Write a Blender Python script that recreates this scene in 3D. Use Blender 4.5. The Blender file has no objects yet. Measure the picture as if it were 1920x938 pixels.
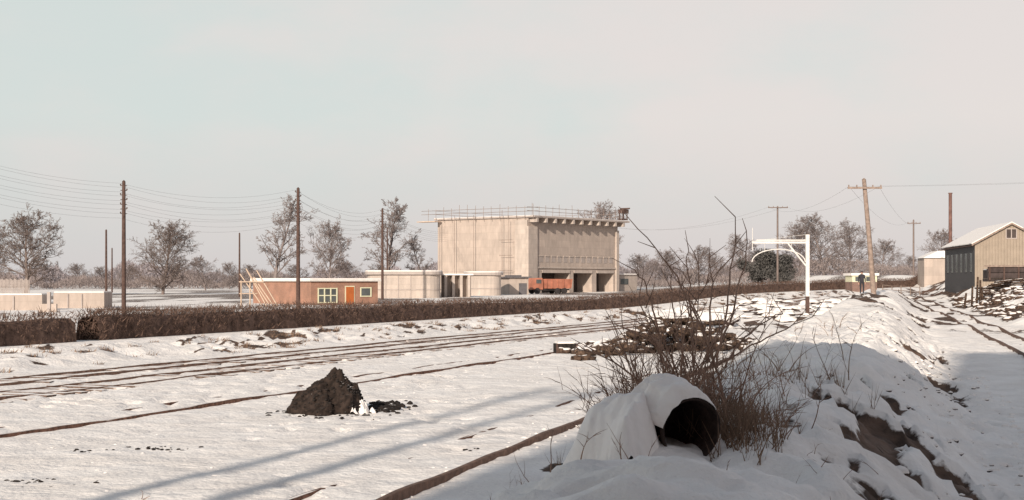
import bpy, bmesh, math, random
import numpy as np
from mathutils import Vector
random.seed(4); RNG=np.random.default_rng(4)
sc=bpy.context.scene
F=2667.0; H=3.0
def bx(px,D): return (px-960)/F*D          # image pixel column at depth D -> world X
def hz(py,D): return H-(py-525)/F*D        # image pixel row at depth D -> world Z
# ------------------------------------------------------------------ noise
def _h(ix,iy,s):
    n=(ix*374761393+iy*668265263+s*1442695041)&0xffffffff
    n=((n^(n>>13))*1274126177)&0xffffffff
    n=(n^(n>>16))&0xffffff
    return n/float(0xffffff)
def vn(x,y,s=0):
    x=np.asarray(x,float);y=np.asarray(y,float)
    ix=np.floor(x).astype(np.int64);iy=np.floor(y).astype(np.int64)
    fx=x-ix;fy=y-iy;fx=fx*fx*(3-2*fx);fy=fy*fy*(3-2*fy)
    a=_h(ix,iy,s);b=_h(ix+1,iy,s);c=_h(ix,iy+1,s);d=_h(ix+1,iy+1,s)
    return (a*(1-fx)+b*fx)*(1-fy)+(c*(1-fx)+d*fx)*fy
def fbm(x,y,o=4,s=0):
    r=0;a=.5;t=0
    for i in range(o):
        r=r+a*vn(x*2**i+i*17.3,y*2**i-i*9.1,s+i);t+=a;a*=.5
    return r/t
def ss(a,b,x):
    t=np.clip((np.asarray(x,float)-a)/(b-a),0,1);return t*t*(3-2*t)
# ------------------------------------------------------------------ alignments
def fit(p,d):
    p=np.array(p);return np.poly1d(np.polyfit(p[:,0],p[:,1],d))
main=fit([(14,-22),(37,-13.2),(62,-4),(89,6.3),(118,19),(155,38),(190,60)],3)
sidB=fit([(10,-4.3),(19.4,-1.6),(32.6,2.3),(55,8.6),(105,22.9)],2)
bankc=fit([(0,-1.6),(12,1.1),(20,2.8),(35,7.1),(58,13.9),(107,27.4),(125,32)],2)
rr=fit([(20,9.5),(51.6,18.6),(69.6,24),(100,30.6),(140,39.5),(180,49)],3)
def ground(X,Y,full=False):
    X=np.asarray(X,float);Y=np.asarray(Y,float)
    zr=np.interp(Y,[0,75,110,150,230,400,3000],[0,0,.4,1.0,1.8,2.2,2.5])
    zl=np.interp(Y,[0,90,140,230,400,3000],[0,0,.1,.4,1.2,2.5])
    u=X/np.maximum(Y,1)
    w=ss(.06,.18,u)
    z=zl*(1-w)+zr*w
    m=main(np.clip(Y,0,230)); s=(m-X)*.93
    berm=ss(5.6,9.5,s)
    z=z+.42*berm*(1-ss(300,500,Y))
    dirt=np.zeros_like(z)
    lb=ss(5.2,6.5,s)*(1-ss(9,12,s))*(1-ss(200,260,Y))
    z=z+lb*(.50*(fbm(X*1.3,Y*1.0,4,5)-.45))
    n1=fbm(X*2.6,Y*1.1,3,11)*.7+.3*fbm(X*.5,Y*.25,2,13)
    dirt=np.maximum(dirt,lb*ss(.57,.63,n1)*ss(5.4,6.2,s)*(1-ss(8.6,10.4,s)))
    bh=ss(13,16,s)
    dirt=np.maximum(dirt,bh*.62*ss(.42,.58,fbm(X*.12,Y*.05,4,23))*(1-.4*ss(200,400,Y)))
    yard=1-ss(5,6,s)
    z=z+yard*.09*(fbm(X*.7,Y*.7,4,31)-.5)*(1-ss(120,200,Y))+.04*(fbm(X*3.1,Y*3.1,3,37)-.5)*(1-ss(60,100,Y))
    # trodden snow: footprints in wandering bands
    fp=ss(.70,.80,vn(X*3.3+.6*vn(X,Y,2),Y*2.2,83))*ss(.48,.60,fbm(X*.28,Y*.16,3,85))
    z=z-yard*.07*fp*(1-ss(50,80,Y))
    far=ss(60,95,Y)*yard*(1-ss(200,260,Y))*ss(.1,.14,u)
    z=z+far*.65*(fbm(X*.45,Y*.35,4,77)-.45)
    dirt=np.maximum(dirt,far*.9*ss(.58,.64,fbm(X*.8,Y*.3,4,79)))
    for off,hw in ((0,1.25),(-3.45,1.25)):
        d=np.abs(X-(m+off))*.93
        k=1-ss(hw-.1,hw+.5,d)
        z=z-k*.03; dirt=np.maximum(dirt,.10*k*(1-ss(170,200,Y)))
    d=np.abs(X-(m+6.5))*.93
    z=z-.05*np.exp(-(d/.5)**2)
    for off in (1.6,2.1,3.3,3.9,9.0,9.7):
        d=np.abs(X-(m+off+.35*np.sin(Y*.06+off)))
        g=np.exp(-(d/.16)**2)*(1-ss(80,110,Y))
        z=z-.035*g; dirt=np.maximum(dirt,.18*g)
    # central spoil bank
    c=bankc(np.clip(Y,-20,170)); hw=np.interp(Y,[0,20,35,60,107],[3.6,3.9,4.0,4.3,4.0])
    t=(X-c)/hw
    fade=(1-ss(120,150,Y))
    pl=np.where(Y<33,1-ss(.02,.86,-t),1-ss(.2,.9,-t))
    prof=np.where(t<0,pl,1-ss(.25,1.0,t))*fade
    Bh=1.42+.25*(fbm(X*.25,Y*.16,3,41)-.5)
    z=z+prof*Bh
    edge=1-ss(.80,.98,-t)
    bk=(1-ss(.95,1.25,t))*edge*fade
    lump=fbm(X*2.2,Y*1.9,3,45)
    z=z+bk*(.46*(fbm(X*.8,Y*.65,4,43)-.5)+(.30*(lump-.5)+.11*(fbm(X*6,Y*5,2,47)-.5))*(1-ss(50,80,Y)))
    rs=ss(.05,.35,t-.28*(1-ss(12,17,Y)))*(1-ss(.85,1.05,t))*fade
    n2=fbm(X*1.7,Y*.6,4,53)*.7+.3*fbm(X*.4,Y*.2,2,54)
    k=rs*ss(.545,.59,n2)
    z=z-.20*k; dirt=np.maximum(dirt,k)
    ls=ss(.3,.55,-t)*(1-ss(.85,.95,-t))*fade
    dirt=np.maximum(dirt,ls*.9*ss(.60,.66,fbm(X*1.6,Y*.8,4,57)))
    # right-hand cutting
    r=rr(np.clip(Y,0,200)); q=X-r
    rise=ss(3.0,7.5,q)
    z=z+1.55*rise*(1-ss(350,500,Y))
    rb=ss(2.6,3.6,q)*(1-ss(7.5,11,q))*ss(40,60,Y)*(1-ss(190,230,Y))
    z=z+rb*.9*(fbm(X*.6,Y*.5,4,61)-.45)
    dirt=np.maximum(dirt,rb*ss(.49,.55,fbm(X*.9,Y*.6,4,67)))
    z=z+.10*(fbm(X*1.6,Y*1.6,3,71)-.5)*ss(-5,-3,q)*(1-ss(2,3,q))
    dirt=np.maximum(dirt,.3*ss(.5,.7,fbm(X*2,Y*2,3,72))*ss(-1,0,q)*(1-ss(1.6,2.4,q)))
    if full: return z,dirt
    return z
def gz(x,y): return float(ground(np.array([x]),np.array([y]))[0])
# ------------------------------------------------------------------ materials
def newmat(name):
    m=bpy.data.materials.new(name);m.use_nodes=True
    nt=m.node_tree;b=nt.nodes['Principled BSDF'];return m,nt,b
def mat(name,col,rough=.85,var=.25,scale=2.0,bump=0,bscale=20,col2=None):
    m,nt,b=newmat(name);N=nt.nodes;L=nt.links
    b.inputs['Roughness'].default_value=rough
    b.inputs['Specular IOR Level'].default_value=.2
    tc=N.new('ShaderNodeTexCoord')
    no=N.new('ShaderNodeTexNoise');no.inputs['Scale'].default_value=scale;no.inputs['Detail'].default_value=6
    L.new(tc.outputs['Object'],no.inputs['Vector'])
    r=N.new('ShaderNodeValToRGB');r.color_ramp.elements[0].position=.3;r.color_ramp.elements[1].position=.7
    c2=col2 or tuple(min(1,c*(1+var)) for c in col); c1=tuple(c*(1-var) for c in col) if not col2 else col
    r.color_ramp.elements[0].color=(*c1,1);r.color_ramp.elements[1].color=(*c2,1)
    L.new(no.outputs['Fac'],r.inputs['Fac']);L.new(r.outputs['Color'],b.inputs['Base Color'])
    if bump:
        n2=N.new('ShaderNodeTexNoise');n2.inputs['Scale'].default_value=bscale;n2.inputs['Detail'].default_value=4
        L.new(tc.outputs['Object'],n2.inputs['Vector'])
        bp=N.new('ShaderNodeBump');bp.inputs['Strength'].default_value=bump;bp.inputs['Distance'].default_value=.05
        L.new(n2.outputs['Fac'],bp.inputs['Height']);L.new(bp.outputs['Normal'],b.inputs['Normal'])
    return m
SN1=(.84,.79,.75);SN2=(.90,.86,.82)
def snowy(name,col,thr=.45,soft=.15,nscale=3.0,col2=None):
    """dark stuff with snow lying on its upward faces"""
    m,nt,b=newmat(name);N=nt.nodes;L=nt.links
    b.inputs['Roughness'].default_value=.9;b.inputs['Specular IOR Level'].default_value=.15
    g=N.new('ShaderNodeNewGeometry');sx=N.new('ShaderNodeSeparateXYZ');L.new(g.outputs['Normal'],sx.inputs[0])
    tc=N.new('ShaderNodeTexCoord')
    no=N.new('ShaderNodeTexNoise');no.inputs['Scale'].default_value=nscale;no.inputs['Detail'].default_value=4
    L.new(tc.outputs['Object'],no.inputs['Vector'])
    a=N.new('ShaderNodeMath');a.operation='MULTIPLY_ADD';a.inputs[1].default_value=1.6;a.inputs[2].default_value=-.8
    L.new(no.outputs['Fac'],a.inputs[0])
    ad=N.new('ShaderNodeMath');L.new(a.outputs[0],ad.inputs[0]);L.new(sx.outputs['Z'],ad.inputs[1])
    mr=N.new('ShaderNodeMapRange');mr.inputs['From Min'].default_value=thr;mr.inputs['From Max'].default_value=thr+soft
    L.new(ad.outputs[0],mr.inputs['Value'])
    n3=N.new('ShaderNodeTexNoise');n3.inputs['Scale'].default_value=9;L.new(tc.outputs['Object'],n3.inputs['Vector'])
    dk=N.new('ShaderNodeValToRGB');dk.color_ramp.elements[0].position=.35;dk.color_ramp.elements[1].position=.7
    dk.color_ramp.elements[0].color=(*[c*.6 for c in col],1);dk.color_ramp.elements[1].color=(*(col2 or [c*1.6 for c in col]),1)
    L.new(n3.outputs['Fac'],dk.inputs['Fac'])
    mx=N.new('ShaderNodeMixRGB');mx.inputs['Color2'].default_value=(*SN1,1)
    L.new(mr.outputs['Result'],mx.inputs['Fac']);L.new(dk.outputs['Color'],mx.inputs['Color1'])
    L.new(mx.outputs['Color'],b.inputs['Base Color'])
    return m
def ground_mat():
    m,nt,b=newmat('snow_ground');N=nt.nodes;L=nt.links
    b.inputs['Roughness'].default_value=.85;b.inputs['Specular IOR Level'].default_value=.2
    tc=N.new('ShaderNodeTexCoord')
    def noise(s,d=5):
        n=N.new('ShaderNodeTexNoise');n.inputs['Scale'].default_value=s;n.inputs['Detail'].default_value=d
        L.new(tc.outputs['Object'],n.inputs['Vector']);return n
    n1=noise(.7,8);r=N.new('ShaderNodeValToRGB');r.color_ramp.elements[0].position=.3;r.color_ramp.elements[1].position=.7
    r.color_ramp.elements[0].color=(.78,.73,.685,1);r.color_ramp.elements[1].color=(*SN2,1);L.new(n1.outputs['Fac'],r.inputs['Fac'])
    n2=noise(2.2,8);s=N.new('ShaderNodeValToRGB');s.color_ramp.elements[0].position=.35;s.color_ramp.elements[1].position=.68
    s.color_ramp.elements[0].color=(.045,.03,.023,1);s.color_ramp.elements[1].color=(.17,.11,.08,1);L.new(n2.outputs['Fac'],s.inputs['Fac'])
    at=N.new('ShaderNodeAttribute');at.attribute_name='dirt'
    n4=noise(4.5,7)
    a=N.new('ShaderNodeMath');a.operation='MULTIPLY_ADD';a.inputs[1].default_value=1.5;a.inputs[2].default_value=-.75;L.new(n4.outputs['Fac'],a.inputs[0])
    ad=N.new('ShaderNodeMath');L.new(a.outputs[0],ad.inputs[0]);L.new(at.outputs['Fac'],ad.inputs[1])
    mr=N.new('ShaderNodeMapRange');mr.inputs['From Min'].default_value=.38;mr.inputs['From Max'].default_value=.62;L.new(ad.outputs[0],mr.inputs['Value'])
    mx=N.new('ShaderNodeMixRGB');L.new(mr.outputs['Result'],mx.inputs['Fac']);L.new(r.outputs['Color'],mx.inputs['Color1']);L.new(s.outputs['Color'],mx.inputs['Color2'])
    L.new(mx.outputs['Color'],b.inputs['Base Color'])
    b1=noise(1.8,7);bp=N.new('ShaderNodeBump');bp.inputs['Strength'].default_value=.6;bp.inputs['Distance'].default_value=.15;L.new(b1.outputs['Fac'],bp.inputs['Height'])
    b2=noise(11,6);bq=N.new('ShaderNodeBump');bq.inputs['Strength'].default_value=.6;bq.inputs['Distance'].default_value=.05
    L.new(b2.outputs['Fac'],bq.inputs['Height']);L.new(bp.outputs['Normal'],bq.inputs['Normal']);L.new(bq.outputs['Normal'],b.inputs['Normal'])
    return m
def brick_mat(name,c1,c2,mo):
    m,nt,b=newmat(name);N=nt.nodes;L=nt.links;b.inputs['Roughness'].default_value=.9
    tc=N.new('ShaderNodeTexCoord');sp=N.new('ShaderNodeSeparateXYZ');L.new(tc.outputs['Object'],sp.inputs[0])
    ad=N.new('ShaderNodeMath');L.new(sp.outputs['X'],ad.inputs[0]);L.new(sp.outputs['Y'],ad.inputs[1])
    cb=N.new('ShaderNodeCombineXYZ');L.new(ad.outputs[0],cb.inputs['X']);L.new(sp.outputs['Z'],cb.inputs['Y'])
    bt=N.new('ShaderNodeTexBrick');bt.inputs['Scale'].default_value=1;bt.inputs['Brick Width'].default_value=.225;bt.inputs['Row Height'].default_value=.075;bt.inputs['Mortar Size'].default_value=.008
    bt.inputs['Color1'].default_value=(*c1,1);bt.inputs['Color2'].default_value=(*c2,1);bt.inputs['Mortar'].default_value=(*mo,1)
    n=N.new('ShaderNodeTexNoise');n.inputs['Scale'].default_value=.9;n.inputs['Detail'].default_value=7;L.new(tc.outputs['Object'],n.inputs['Vector'])
    r=N.new('ShaderNodeValToRGB');r.color_ramp.elements[0].position=.3;r.color_ramp.elements[1].position=.7;r.color_ramp.elements[0].color=(.75,.75,.75,1);r.color_ramp.elements[1].color=(1.15,1.1,1.1,1);L.new(n.outputs['Fac'],r.inputs['Fac'])
    mx=N.new('ShaderNodeMixRGB');mx.blend_type='MULTIPLY';mx.inputs['Fac'].default_value=1
    L.new(cb.outputs[0],bt.inputs['Vector']);L.new(bt.outputs['Color'],mx.inputs['Color1']);L.new(r.outputs['Color'],mx.inputs['Color2']);L.new(mx.outputs['Color'],b.inputs['Base Color']);return m
def concrete_mat(name,c,board=1.2):
    m,nt,b=newmat(name);N=nt.nodes;L=nt.links;b.inputs['Roughness'].default_value=.9;b.inputs['Specular IOR Level'].default_value=.15
    tc=N.new('ShaderNodeTexCoord')
    mp=N.new('ShaderNodeMapping');mp.inputs['Scale'].default_value=(1,1,.3);L.new(tc.outputs['Object'],mp.inputs[0])
    n=N.new('ShaderNodeTexNoise');n.inputs['Scale'].default_value=1.3;n.inputs['Detail'].default_value=9;n.inputs['Roughness'].default_value=.65;L.new(mp.outputs[0],n.inputs['Vector'])
    sp=N.new('ShaderNodeSeparateXYZ');L.new(tc.outputs['Object'],sp.inputs[0])
    ad=N.new('ShaderNodeMath');L.new(sp.outputs['X'],ad.inputs[0]);L.new(sp.outputs['Y'],ad.inputs[1])
    cb=N.new('ShaderNodeCombineXYZ');L.new(ad.outputs[0],cb.inputs['X']);L.new(sp.outputs['Z'],cb.inputs['Y'])
    bt=N.new('ShaderNodeTexBrick');bt.offset=.5;bt.inputs['Scale'].default_value=1;bt.inputs['Brick Width'].default_value=board*2;bt.inputs['Row Height'].default_value=board;bt.inputs['Mortar Size'].default_value=.025
    bt.inputs['Color1'].default_value=(.94,.94,.94,1);bt.inputs['Color2'].default_value=(1.06,1.05,1.04,1);bt.inputs['Mortar'].default_value=(.88,.87,.86,1);L.new(cb.outputs[0],bt.inputs['Vector'])
    r=N.new('ShaderNodeValToRGB');r.color_ramp.elements[0].position=.3;r.color_ramp.elements[1].position=.7
    r.color_ramp.elements[0].color=(*[v*.82 for v in c],1);r.color_ramp.elements[1].color=(*[v*1.12 for v in c],1);L.new(n.outputs['Fac'],r.inputs['Fac'])
    mx=N.new('ShaderNodeMixRGB');mx.blend_type='MULTIPLY';mx.inputs['Fac'].default_value=1;L.new(r.outputs['Color'],mx.inputs['Color1']);L.new(bt.outputs['Color'],mx.inputs['Color2'])
    L.new(mx.outputs['Color'],b.inputs['Base Color']);return m
def corr_mat(name,c,axis='X'):
    m,nt,b=newmat(name);N=nt.nodes;L=nt.links;b.inputs['Roughness'].default_value=.7
    tc=N.new('ShaderNodeTexCoord')
    w=N.new('ShaderNodeTexWave');w.bands_direction=axis;w.inputs['Scale'].default_value=1.1;w.inputs['Distortion'].default_value=.2
    L.new(tc.outputs['Object'],w.inputs['Vector'])
    n=N.new('ShaderNodeTexNoise');n.inputs['Scale'].default_value=1.5;n.inputs['Detail'].default_value=6;L.new(tc.outputs['Object'],n.inputs['Vector'])
    r=N.new('ShaderNodeValToRGB');r.color_ramp.elements[0].color=(*[v*.7 for v in c],1);r.color_ramp.elements[1].color=(*[v*1.2 for v in c],1);L.new(n.outputs['Fac'],r.inputs['Fac'])
    bp=N.new('ShaderNodeBump');bp.inputs['Distance'].default_value=.06;L.new(w.outputs['Fac'],bp.inputs['Height']);L.new(bp.outputs['Normal'],b.inputs['Normal'])
    L.new(r.outputs['Color'],b.inputs['Base Color']);return m
M={}
M['snow']=mat('snow',SN1,.85,.05,1.5,.6,6)
M['ground']=ground_mat()
M['conc']=concrete_mat('shuttered_concrete',(.46,.385,.335))
M['conc2']=concrete_mat('pale_concrete',(.49,.42,.37),.8)
M['slab']=mat('roof_slab_concrete',(.40,.345,.315),.9,.15,1)
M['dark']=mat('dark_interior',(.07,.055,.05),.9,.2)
M['glass']=mat('window_glass',(.10,.11,.11),.2,.3,.8)
M['brick']=brick_mat('orange_brick',(.36,.175,.11),(.29,.14,.09),(.34,.27,.22))
M['brickd']=brick_mat('stock_brick',(.22,.12,.09),(.16,.09,.07),(.25,.22,.2))
M['cream']=mat('cream_paint',(.66,.64,.46),.6,.08)
M['white']=mat('white_paint',(.68,.65,.61),.6,.1,3)
M['orange']=mat('orange_door_paint',(.42,.12,.035),.5,.1)
M['lorry']=mat('faded_red_paint',(.40,.16,.105),.6,.25,1)
M['tyre']=mat('tyre_rubber',(.04,.035,.035),.9,.2)
M['pole']=mat('creosoted_pole',(.095,.06,.05),.9,.3,6)
M['poleg']=mat('weathered_pole',(.27,.205,.17),.9,.25,5)
M['timber']=mat('new_timber',(.55,.42,.32),.8,.15,3)
M['rust']=mat('rusty_rail',(.15,.09,.065),.75,.4,7,.3,30)
M['railsnow']=snowy('rail_snow',(.13,.07,.05),.95,.15,.9)
M['drum']=mat('rusty_iron',(.035,.022,.018),.8,.5,9,.4,30)
M['hedge']=mat('hedge_twigs',(.125,.08,.062),.95,.45,3)
M['tuft']=mat('dead_grass',(.22,.145,.10),.95,.4,2)
M['stem']=mat('bramble_stem',(.27,.17,.125),.8,.35,4)
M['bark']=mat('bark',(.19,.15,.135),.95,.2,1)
M['barkhaze']=mat('hazed_bark',(.24,.20,.19),.95,.2,1)  # distance haze painted in as a paler bark colour
M['barkhaze2']=mat('far_hazed_bark',(.27,.24,.25),.95,.2,.05)  # paler and greyer still: haze put into the far treeline's colour
M['ever']=mat('evergreen_foliage',(.09,.085,.08),.95,.3,1)
M['coal']=snowy('coal_and_snow',(.024,.019,.017),1.12,.12,2.6)
M['coalh']=snowy('coal_heap_dusted',(.030,.021,.017),1.10,.10,7)
M['rubble']=snowy('snowy_rubble',(.045,.03,.024),.62,.12,1.8,(.14,.09,.065))
M['rubbled']=snowy('dark_rubble',(.04,.027,.022),.80,.12,2.2,(.13,.085,.06))
M['sleeper']=snowy('snowy_sleeper',(.12,.085,.07),.15,.2,1.8)
M['msnow']=snowy('mostly_snow',(.05,.03,.025),-.25,.15,.8)
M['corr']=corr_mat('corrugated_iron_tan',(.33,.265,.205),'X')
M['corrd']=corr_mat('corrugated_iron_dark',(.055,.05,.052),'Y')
M['chim']=mat('brown_stack',(.17,.095,.08),.8,.3)
M['wire']=mat('line_wire',(.16,.15,.15),.6,.1)
M['lead']=mat('dark_roof_felt',(.13,.12,.125),.8,.15)
M['coat']=mat('dark_coat',(.04,.038,.045),.9,.2)
M['dkpaint']=mat('dark_wagon_paint',(.06,.045,.042),.8,.4,2)
M['skin']=mat('skin',(.5,.3,.22),.6,.05)
M['steel']=mat('scaffold_steel',(.26,.2,.17),.7,.2)
# ------------------------------------------------------------------ mesh helpers
def link(o,parent=None):
    sc.collection.objects.link(o)
    if parent: o.parent=parent
    return o
def meshobj(name,v,f,m,parent=None,smooth=False,loc=(0,0,0)):
    me=bpy.data.meshes.new(name);me.from_pydata([tuple(a) for a in v],[],[tuple(a) for a in f]);me.materials.append(m)
    if smooth: me.shade_smooth()
    o=bpy.data.objects.new(name,me);o.location=loc;return link(o,parent)
def fastmesh(name,V,Fq,m,parent=None,smooth=False,ob=True):
    V=np.asarray(V,np.float32);Fq=np.asarray(Fq,np.int32);k=Fq.shape[1]
    me=bpy.data.meshes.new(name);me.vertices.add(len(V));me.vertices.foreach_set('co',V.ravel())
    me.loops.add(Fq.size);me.loops.foreach_set('vertex_index',Fq.ravel())
    me.polygons.add(len(Fq));me.polygons.foreach_set('loop_start',np.arange(0,Fq.size,k,dtype=np.int32))
    me.polygons.foreach_set('loop_total',np.full(len(Fq),k,np.int32))
    me.update(calc_edges=True);me.materials.append(m)
    if smooth: me.shade_smooth()
    if not ob: return me
    o=bpy.data.objects.new(name,me);return link(o,parent)
def tubes(name,segs,m,sides=4,parent=None,ob=True):
    S=np.array(segs,float)
    p0=S[:,0:3];p1=S[:,3:6];r0=S[:,6];r1=S[:,7]
    d=p1-p0;d/=np.maximum(np.linalg.norm(d,axis=1,keepdims=True),1e-6)
    up=np.tile([0.,0.,1.],(len(S),1));up[np.abs(d[:,2])>.9]=[1,0,0]
    a=np.cross(d,up);a/=np.linalg.norm(a,axis=1,keepdims=True);b=np.cross(d,a)
    n=len(S);V=np.zeros((n,2*sides,3))
    for i in range(sides):
        t=2*math.pi*i/sides;o=a*math.cos(t)+b*math.sin(t)
        V[:,i]=p0+o*r0[:,None];V[:,sides+i]=p1+o*r1[:,None]
    Fq=[]
    base=np.arange(n)*2*sides
    for i in range(sides):
        j=(i+1)%sides;Fq.append(np.stack([base+i,base+j,base+sides+j,base+sides+i],1))
    Fq=np.concatenate(Fq)
    return fastmesh(name,V.reshape(-1,3),Fq,m,parent,False,ob)
def shards(name,C,D,Ln,Wd,m,parent=None):
    C=np.asarray(C,float);D=np.asarray(D,float);D=D/np.linalg.norm(D,axis=1,keepdims=True)
    R=RNG.normal(size=C.shape);s=np.cross(D,R);s/=np.maximum(np.linalg.norm(s,axis=1,keepdims=True),1e-6)
    Ln=np.asarray(Ln)[:,None] if np.ndim(Ln) else Ln
    n=len(C);V=np.zeros((n,3,3));V[:,0]=C-s*Wd;V[:,1]=C+s*Wd;V[:,2]=C+D*Ln
    return fastmesh(name,V.reshape(-1,3),np.arange(3*n).reshape(n,3),m,parent)
class B:
    def __init__(s,name,loc,rot=0):
        s.e=bpy.data.objects.new(name,None);s.e.location=loc;s.e.rotation_euler=(0,0,rot);link(s.e);s.p={}
    def box(s,part,m,x0,x1,y0,y1,z0,z1):
        v,f,_=s.p.setdefault(part,([],[],m));k=len(v)
        v+= [(x0,y0,z0),(x1,y0,z0),(x1,y1,z0),(x0,y1,z0),(x0,y0,z1),(x1,y0,z1),(x1,y1,z1),(x0,y1,z1)]
        f+= [tuple(k+i for i in q) for q in ((0,3,2,1),(4,5,6,7),(0,1,5,4),(1,2,6,5),(2,3,7,6),(3,0,4,7))]
    def poly(s,part,m,vv,ff):
        v,f,_=s.p.setdefault(part,([],[],m));k=len(v);v+=list(vv);f+=[tuple(k+i for i in q) for q in ff]
    def prism(s,part,m,pts,z0,z1):
        n=len(pts);s.poly(part,m,[(x,y,z0) for x,y in pts]+[(x,y,z1) for x,y in pts],
            [tuple(range(n))[::-1],tuple(range(n,2*n))]+[(i,(i+1)%n,n+(i+1)%n,n+i) for i in range(n)])
    def tube(s,part,m,segs,sides=6):
        tubes(part,segs,m,sides,s.e)
    def done(s):
        for k,(v,f,m) in s.p.items(): meshobj(k,v,f,m,s.e)
        return s.e
# ------------------------------------------------------------------ terrain
xs=np.unique(np.concatenate([-np.geomspace(60,2600,26),np.arange(-60,-14,.45),np.arange(-14,26,.12),np.arange(26,72,.4),np.geomspace(72,2600,26)]))
ys=np.unique(np.concatenate([np.arange(-60,6,2.),np.arange(6,36,.11),np.arange(36,72,.24),np.arange(72,175,.6),np.arange(175,300,3.),np.geomspace(300,4500,34)]))
GX,GY=np.meshgrid(xs,ys);Z,Dt=ground(GX,GY,True)
nx,ny=len(xs),len(ys);idx=np.arange(nx*ny).reshape(ny,nx)
Fq=np.stack([idx[:-1,:-1].ravel(),idx[:-1,1:].ravel(),idx[1:,1:].ravel(),idx[1:,:-1].ravel()],1)
g=fastmesh('snowy_ground',np.stack([GX.ravel(),GY.ravel(),Z.ravel()],1),Fq,M['ground'],smooth=True)
at=g.data.attributes.new('dirt','FLOAT','POINT');at.data.foreach_set('value',Dt.ravel().astype(np.float32))
# ------------------------------------------------------------------ tracks
def rail_line(name,fx,y0,y1,top,parent,m,step=1.0,w=.045,wob=0):
    ysr=np.arange(y0,y1,step);x=fx(ysr);z=ground(x,ysr)
    z=np.convolve(np.pad(z,3,'edge'),np.ones(7)/7,'valid')+top+wob*(fbm(ysr*.4,ysr*0,3,55)-.5)
    dx=np.gradient(x,ysr);nrm=np.stack([np.ones_like(dx),-dx],1);nrm/=np.linalg.norm(nrm,axis=1,keepdims=True)
    prof=[(-w,-.25),(-w,0),(w,0),(w,-.25)]
    V=[];n=len(ysr)
    for (o,h) in prof: V.append(np.stack([x+nrm[:,0]*o,ysr+nrm[:,1]*o,z+h],1))
    V=np.concatenate(V);Fq=[]
    i=np.arange(n-1)
    for k in range(3): Fq.append(np.stack([k*n+i,k*n+i+1,(k+1)*n+i+1,(k+1)*n+i],1))
    return fastmesh(name,V,np.concatenate(Fq),m,parent)
def track(name,fx,y0,y1,top=(.10,.10),sleep=True,m=None,w=.045,wob=0):
    e=bpy.data.objects.new(name,None);link(e)
    for k,(o,t) in enumerate(((-.76,top[0]),(.76,top[1]))):
        if t is None: continue
        rail_line('rail_%d'%(k+1),lambda y,o=o:fx(y)+o,y0,y1,t,e,m or M['rust'],w=w,wob=wob)
    if sleep:
        v=[];f=[]
        y=y0
        while y<min(y1,150):
            x=float(fx(y));s=float(fx(y+.5)-fx(y-.5));d=Vector((s,1,0)).normalized();n=Vector((d.y,-d.x,0))
            z=gz(x,y)+.015+random.uniform(-.045,.02)
            k=len(v);hw=.17
            for zz in (z-.15,z):
                for a,b_ in ((-1,-1),(1,-1),(1,1),(-1,1)):
                    q=Vector((x,y,zz))+n*a*(1.25+random.uniform(-.08,.08))+d*b_*hw; v.append(tuple(q))
            f+=[tuple(k+i for i in q) for q in ((4,5,6,7),(0,1,5,4),(1,2,6,5),(2,3,7,6),(3,0,4,7))]
            y+=.72
        meshobj('snow_covered_sleepers',v,f,M['sleeper'],e)
    return e
track('railway_track',lambda y:main(y),18,200,(.065,.065),w=.028,wob=.05)
track('railway_track',lambda y:main(y)-3.45,18,200,(.065,.065),w=.028,wob=.05)
track('siding_track',lambda y:main(y)+6.5,12,165,(-.01,.055),False,M['railsnow'],wob=.08)
e=bpy.data.objects.new('siding_track',None);link(e)
rail_line('rail_1',lambda y:sidB(y),9,104,.09,e,M['rust'],.5,.055,.10)
rail_line('rail_2',lambda y:sidB(y)-1.52,9,60,-.01,e,M['railsnow'],.5,.045,.06)
track('branch_line_track',lambda y:rr(y)+.76,15,190,(.12,.12),False,w=.05)
# ------------------------------------------------------------------ hedge
def hedge(name,y0,y1):
    e=bpy.data.objects.new(name,None);link(e)
    yy=np.arange(y0,y1,.35);c=main(yy)-13.5;z=ground(c,yy)
    tp=1.10+.16*(fbm(yy*.5,yy*0,3,91)-.2)+.3*(fbm(yy*.07,yy*0+3,2,95)-.5)
    V=[];n=len(yy)
    for o,h in ((-.5,-.1),(-.42,.8),(-.2,1.),(.2,1.),(.42,.8),(.5,-.1)):
        jx=.2*(vn(yy*2.3,yy*0+o*9,97)-.5);V.append(np.stack([c+o*1.05+jx,yy-jx,z+(tp-.2)*h],1))
    V=np.concatenate(V);i=np.arange(n-1);Fq=[np.stack([k*n+i,k*n+i+1,(k+1)*n+i+1,(k+1)*n+i],1) for k in range(5)]
    fastmesh('hedge_core',V,np.concatenate(Fq),M['hedge'],e)
    N=int((y1-y0)*420) if y1<150 else int((y1-y0)*320)
    q=y0+(y1-y0)*RNG.random(N)**1.25
    cx=main(q)-13.5+RNG.uniform(-.65,.65,N);h=RNG.random(N)
    t=np.interp(q,yy,tp)
    C=np.stack([cx,q,ground(cx,q)+h*t*1.03],1);D=RNG.normal(size=(N,3));D[:,2]=np.abs(D[:,2])+.5
    shards('hedge_twigs',C,D,RNG.uniform(.12,.42,N),.02,M['hedge'],e)
    return e
hedge('hedge',36,59.2);hedge('hedge',60.6,235)
N=1500;q=RNG.uniform(30,170,N);s=RNG.uniform(5.6,9.5,N);cx=main(q)-s/.93
keep=fbm(cx*2.6,q*1.1,3,11)*.7+.3*fbm(cx*.5,q*.25,2,13)>.55;q=q[keep];cx=cx[keep]
C=np.repeat(np.stack([cx,q,ground(cx,q)-.02],1),16,0);C[:,:2]+=RNG.normal(0,.14,(len(C),2))
D=RNG.normal(size=C.shape)*.5;D[:,2]=1;D[:,0]+=.3
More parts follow.
